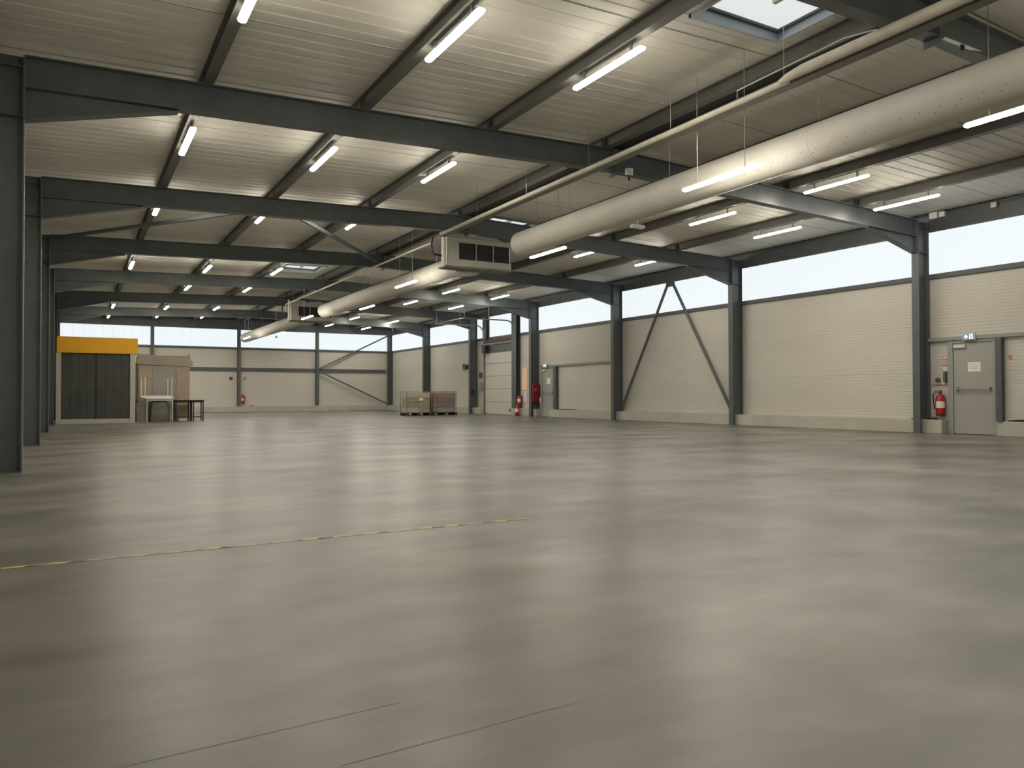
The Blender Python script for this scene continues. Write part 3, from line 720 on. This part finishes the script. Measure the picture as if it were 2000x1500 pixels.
# ------------------------------------------------------------------ yellow topped booth
BY = 30.0
t = thing('dock_booth', 'booth with yellow fascia and dark double doors behind left columns', 'booth', (0, BY, 0))
D = 1.7
build('fascia', MB().box(.06, 2.52, 0, .35, 2.42, 2.97), 'yellow', t, bevel=.01)
for a, b in ((.04, .19), (2.28, 2.45)): build('corner_post', MB().box(a, b, .02, .16, 0, 2.42), 'booth', t, bevel=.008)
build('threshold', MB().box(.19, 2.28, .04, .20, 0, .16), 'booth', t, bevel=.006)
for i, (a, b) in enumerate(((.19, 1.21), (1.25, 2.28))):
    lf = build('door_leaf', MB().box(a, b, .10, .13, .16, 2.42), 'strip', t)
    for c in range(4):
        w = (b-a)/4; build('door_slat', MB().box(a+c*w+.012, a+(c+1)*w-.012, .088, .10, .18, 2.40), 'strip', lf)
build('centre_bar', MB().box(1.205, 1.255, .085, .14, .16, 2.42), 'black', t)
build('side_wall', MB().box(2.37, 2.45, .16, D, 0, 2.42), 'booth', t); build('side_wall', MB().box(.04, .10, .16, D, 0, 2.42), 'booth', t)
build('roof_sheet', MB().box(.06, 2.46, .35, D, 2.42, 2.48), 'booth', t)
build('back_wall', MB().box(.10, 2.37, D-.06, D, 0, 2.42), 'booth', t)

# board stack to its right
t = thing('board_crate', 'tall taupe board crate with ragged top standing right of the booth', 'crate', (0, 31.9, 0))
build('crate_body', MB().box(2.66, 4.46, .06, .9, .0, 2.46), 'taupe', t)
build('top_flap', MB().sweep([(2.64, 2.14), (4.48, 2.08), (4.62, 2.13), (4.52, 2.19), (4.60, 2.24), (4.5, 2.33), (4.47, 2.53), (4.40, 2.58), (4.36, 2.50), (3.4, 2.48), (2.64, 2.54)], [((0, 0, 0), (1, 0, 0), (0, 0, 1)), ((0, .06, 0), (1, 0, 0), (0, 0, 1))]), 'taupe', t)
build('side_board', MB().box(3.98, 4.46, .02, .06, .02, 2.08), 'tan', t)
build('front_sheet', MB().box(3.16, 3.97, .03, .06, .02, 2.10), 'gsheet', t)
build('tan_board', MB().box(2.68, 3.15, .035, .06, .02, 2.10), 'tan', t)
tag(build('gap_shade_strip', MB().box(2.50, 2.62, 31.86, 31.96, 0, 2.2), 'olive'), 'dark strip for the slat in the gap between booth and board crate', 'slat')  # dark strip added to imitate the shade in the gap beside the booth

# tables
def table(name, lab, x0, x1, y0, y1, z, m, leg=.035, flip=False, h=None, grp=None, rail_z=None):
    t = thing(name, lab, 'table', (x0, y0, z if flip else 0), grp)
    w, d = x1-x0, y1-y0; H = h or z
    if flip:
        build('tabletop', MB().box(0, w, 0, d, 0, .035), m, t, bevel=.005); za, zb2 = .035, H
    else:
        build('tabletop', MB().box(0, w, 0, d, H-.03, H), m, t, bevel=.004); za, zb2 = 0, H-.03
    for a in (.03, w-.03-leg):
        for b in (.04, d-.04-leg): build('leg', MB().box(a, a+leg, b, b+leg, za, zb2), m, t)
    for b in (.045, d-.04-leg):
        if rail_z: build('stretcher', MB().box(.03+leg, w-.03-leg, b, b+leg*.7, rail_z, rail_z+.03), m, t)
    zz = (.035, .10) if flip else (H-.09, H-.03)
    for b in (.045, d-.05-leg): build('apron', MB().box(.03+leg, w-.03-leg, b, b+.02, *zz), m, t)
    return t
table('folding_table', 'white table standing upright under the upside-down one', 2.86, 3.80, 31.0, 31.7, .86, 'white', .03)
table('folding_table', 'white table upside down with its legs in the air', 2.80, 3.82, 31.02, 31.68, .861, 'white', .03, True, .78).rotation_euler = (0, 0, R(9))
table('metal_table', 'black metal table nearest the white tables', 3.84, 4.44, 31.05, 31.7, .79, 'black', .04, rail_z=.13)
table('metal_table', 'black metal table farther right beside the first one', 4.46, 4.90, 31.15, 31.8, .79, 'black', .04, rail_z=.13)
# dark covered bulk and crate below the tables
mb = MB(); prof = [(-.5, 0), (.5, 0), (.54, .1), (.5, .5), (.47, .86), (.4, .98), (.1, 1.0), (-.3, .97), (-.45, .9), (-.5, .45), (-.53, .1)]
mb.sweep(prof, [((3.33, 31.1, .012), (.52, 0, 0), (0, 0, .70)), ((3.33, 31.15, .012), (.60, 0, 0), (0, 0, .76)), ((3.33, 31.5, .012), (.62, 0, 0), (0, 0, .78)), ((3.33, 31.6, .012), (.5, 0, 0), (0, 0, .7))])
tag(build('covered_bundle', mb, 'olive', smooth=True), 'dark green covered bundle beneath the white tables', 'bundle')
tag(build('storage_crate', MB().sweep(rect(1, 1), [((2.70, 31.3, .0), (.26, 0, 0), (0, .4, 0)), ((2.70, 31.3, .60), (.30, 0, 0), (0, .46, 0)), ((2.70, 31.3, .62), (.33, 0, 0), (0, .5, 0)), ((2.70, 31.3, .68), (.33, 0, 0), (0, .5, 0))]), 'mauve'), 'mauve grey crate between the booth and the white tables', 'crate')
tag(build('floor_box', MB().box(4.0, 4.3, 31.25, 31.5, .0, .10), 'white', bevel=.01), 'low white box on the floor under the black table', 'box')

# ------------------------------------------------------------------ loaded pallets
def pallet(x0, lab):
    t = thing('pallet', lab, 'pallet', (x0, 33.2, 0), 'dark pallets')
    for i in range(5): build('deck_board', MB().box(0, 1.28, i*.165, i*.165+.14, .115, .14), 'wood', t)
    for i in range(3):
        for j in range(3): build('block', MB().box(i*.575, i*.575+.13, j*.33, j*.33+.13, .022, .115), 'wood', t)
    for j in range(3): build('bottom_board', MB().box(0, 1.28, j*.33, j*.33+.13, 0, .022), 'wood', t)
pallet(13.93, 'dark pallet under the wire cage of pale bundles')
pallet(15.26, 'dark pallet under the brown and mauve cartons')
nm = ['bottom', 'second', 'third', 'top']
cols = [['c1', 'c3'], ['c2', 'c3'], ['c2', 'c2'], ['c1', 'c1']]
for l in range(4):
    for i in range(2):
        z = .142+l*.235; x = 13.99+i*.58
        o = build('carton', MB().box(0, .57, 0, .70, 0, .23), cols[l][i], bevel=.012); o.location = (x+random.uniform(-.006, .006), 33.26, z)
        tag(o, 'pale carton in the wire cage, %s layer, %s side' % (nm[l], ['left', 'right'][i]), 'carton', 'cartons in the wire cage')
cols = ['c7', 'c6', 'c5', 'c8']
for l in range(4):
    for i, (xa, w) in enumerate(((15.30, .20), (15.51, .97))):
        z = .142+l*.24
        o = build('carton', MB().box(0, w, 0, .70, 0, .235), cols[l] if i else 'c4', bevel=.018); o.location = (xa+random.uniform(-.004, .004), 33.26+random.uniform(0, .02), z)
        tag(o, ('wide %s carton on the right pallet, %s layer' % (['greenish', 'grey mauve', 'brown mauve', 'pale brown'][l], nm[l])) if i else 'narrow dark brown carton on the right pallet, %s layer' % nm[l], 'carton', 'cartons on the right pallet')
t = thing('wire_cage', 'thin wire cage around the pale cartons on the left pallet', 'cage', (13.95, 33.21, .142), 'wire cages')
for z in (.0, .33, .66, .97): build('cage_hoop', MB().sweep(rect(.012, .012), [((0, 0, z+.006), (0, .7, .7), (0, -.7, .7)), ((1.24, 0, z+.006), (0, .7, .7), (0, -.7, .7))]), 'wire', t)
for i in range(13): build('cage_wire', MB().box(i*.103, i*.103+.007, -.004, .004, 0, .98), 'wire', t)
for yy in (0, .8):
    for xx in (0, 1.24): build('corner_bar', MB().box(xx-.012, xx+.012, yy-.012, yy+.012, 0, .99), 'wire', t)
build('top_rail', MB().box(0, 1.24, .79, .81, .965, .985), 'wire', t)
tag(build('paper_sheet', MB().box(14.55, 14.77, 33.198, 33.204, .70, .83), 'paper'), 'white paper sheet on the front of the wire cage', 'sheet')
t = thing('wire_cage', 'thin wire cage around the brown cartons on the right pallet', 'cage', (15.28, 33.21, .142), 'wire cages')
for xx in (0, 1.21): build('corner_bar', MB().box(xx-.01, xx+.01, -.01, .01, 0, 1.0), 'wire', t)
build('top_rail', MB().box(0, 1.21, -.008, .008, .985, 1.0), 'brown', t)

# ------------------------------------------------------------------ floor tape and far pendant
o = build('floor_tape', MB().box(-.3, 3.5, 4.965, 5.012, .0004, .0016), 'tape'); tag(o, 'worn yellow and black hazard tape across the near floor', 'tape')
t = thing('pendant_sensor', 'tiny pendant hanging under the third round duct', 'sensor', (10.6, 44.6, 4.30))
build('wire', MB().tube([(0, 0, .04), (0, 0, rtop(10.6)-4.30+.2)], .006, 5), 'galv', t); build('sensor_body', MB().lathe([(.02, -.05), (.07, -.02), (.07, .02), (.02, .05)], seg=10), 'white', t)
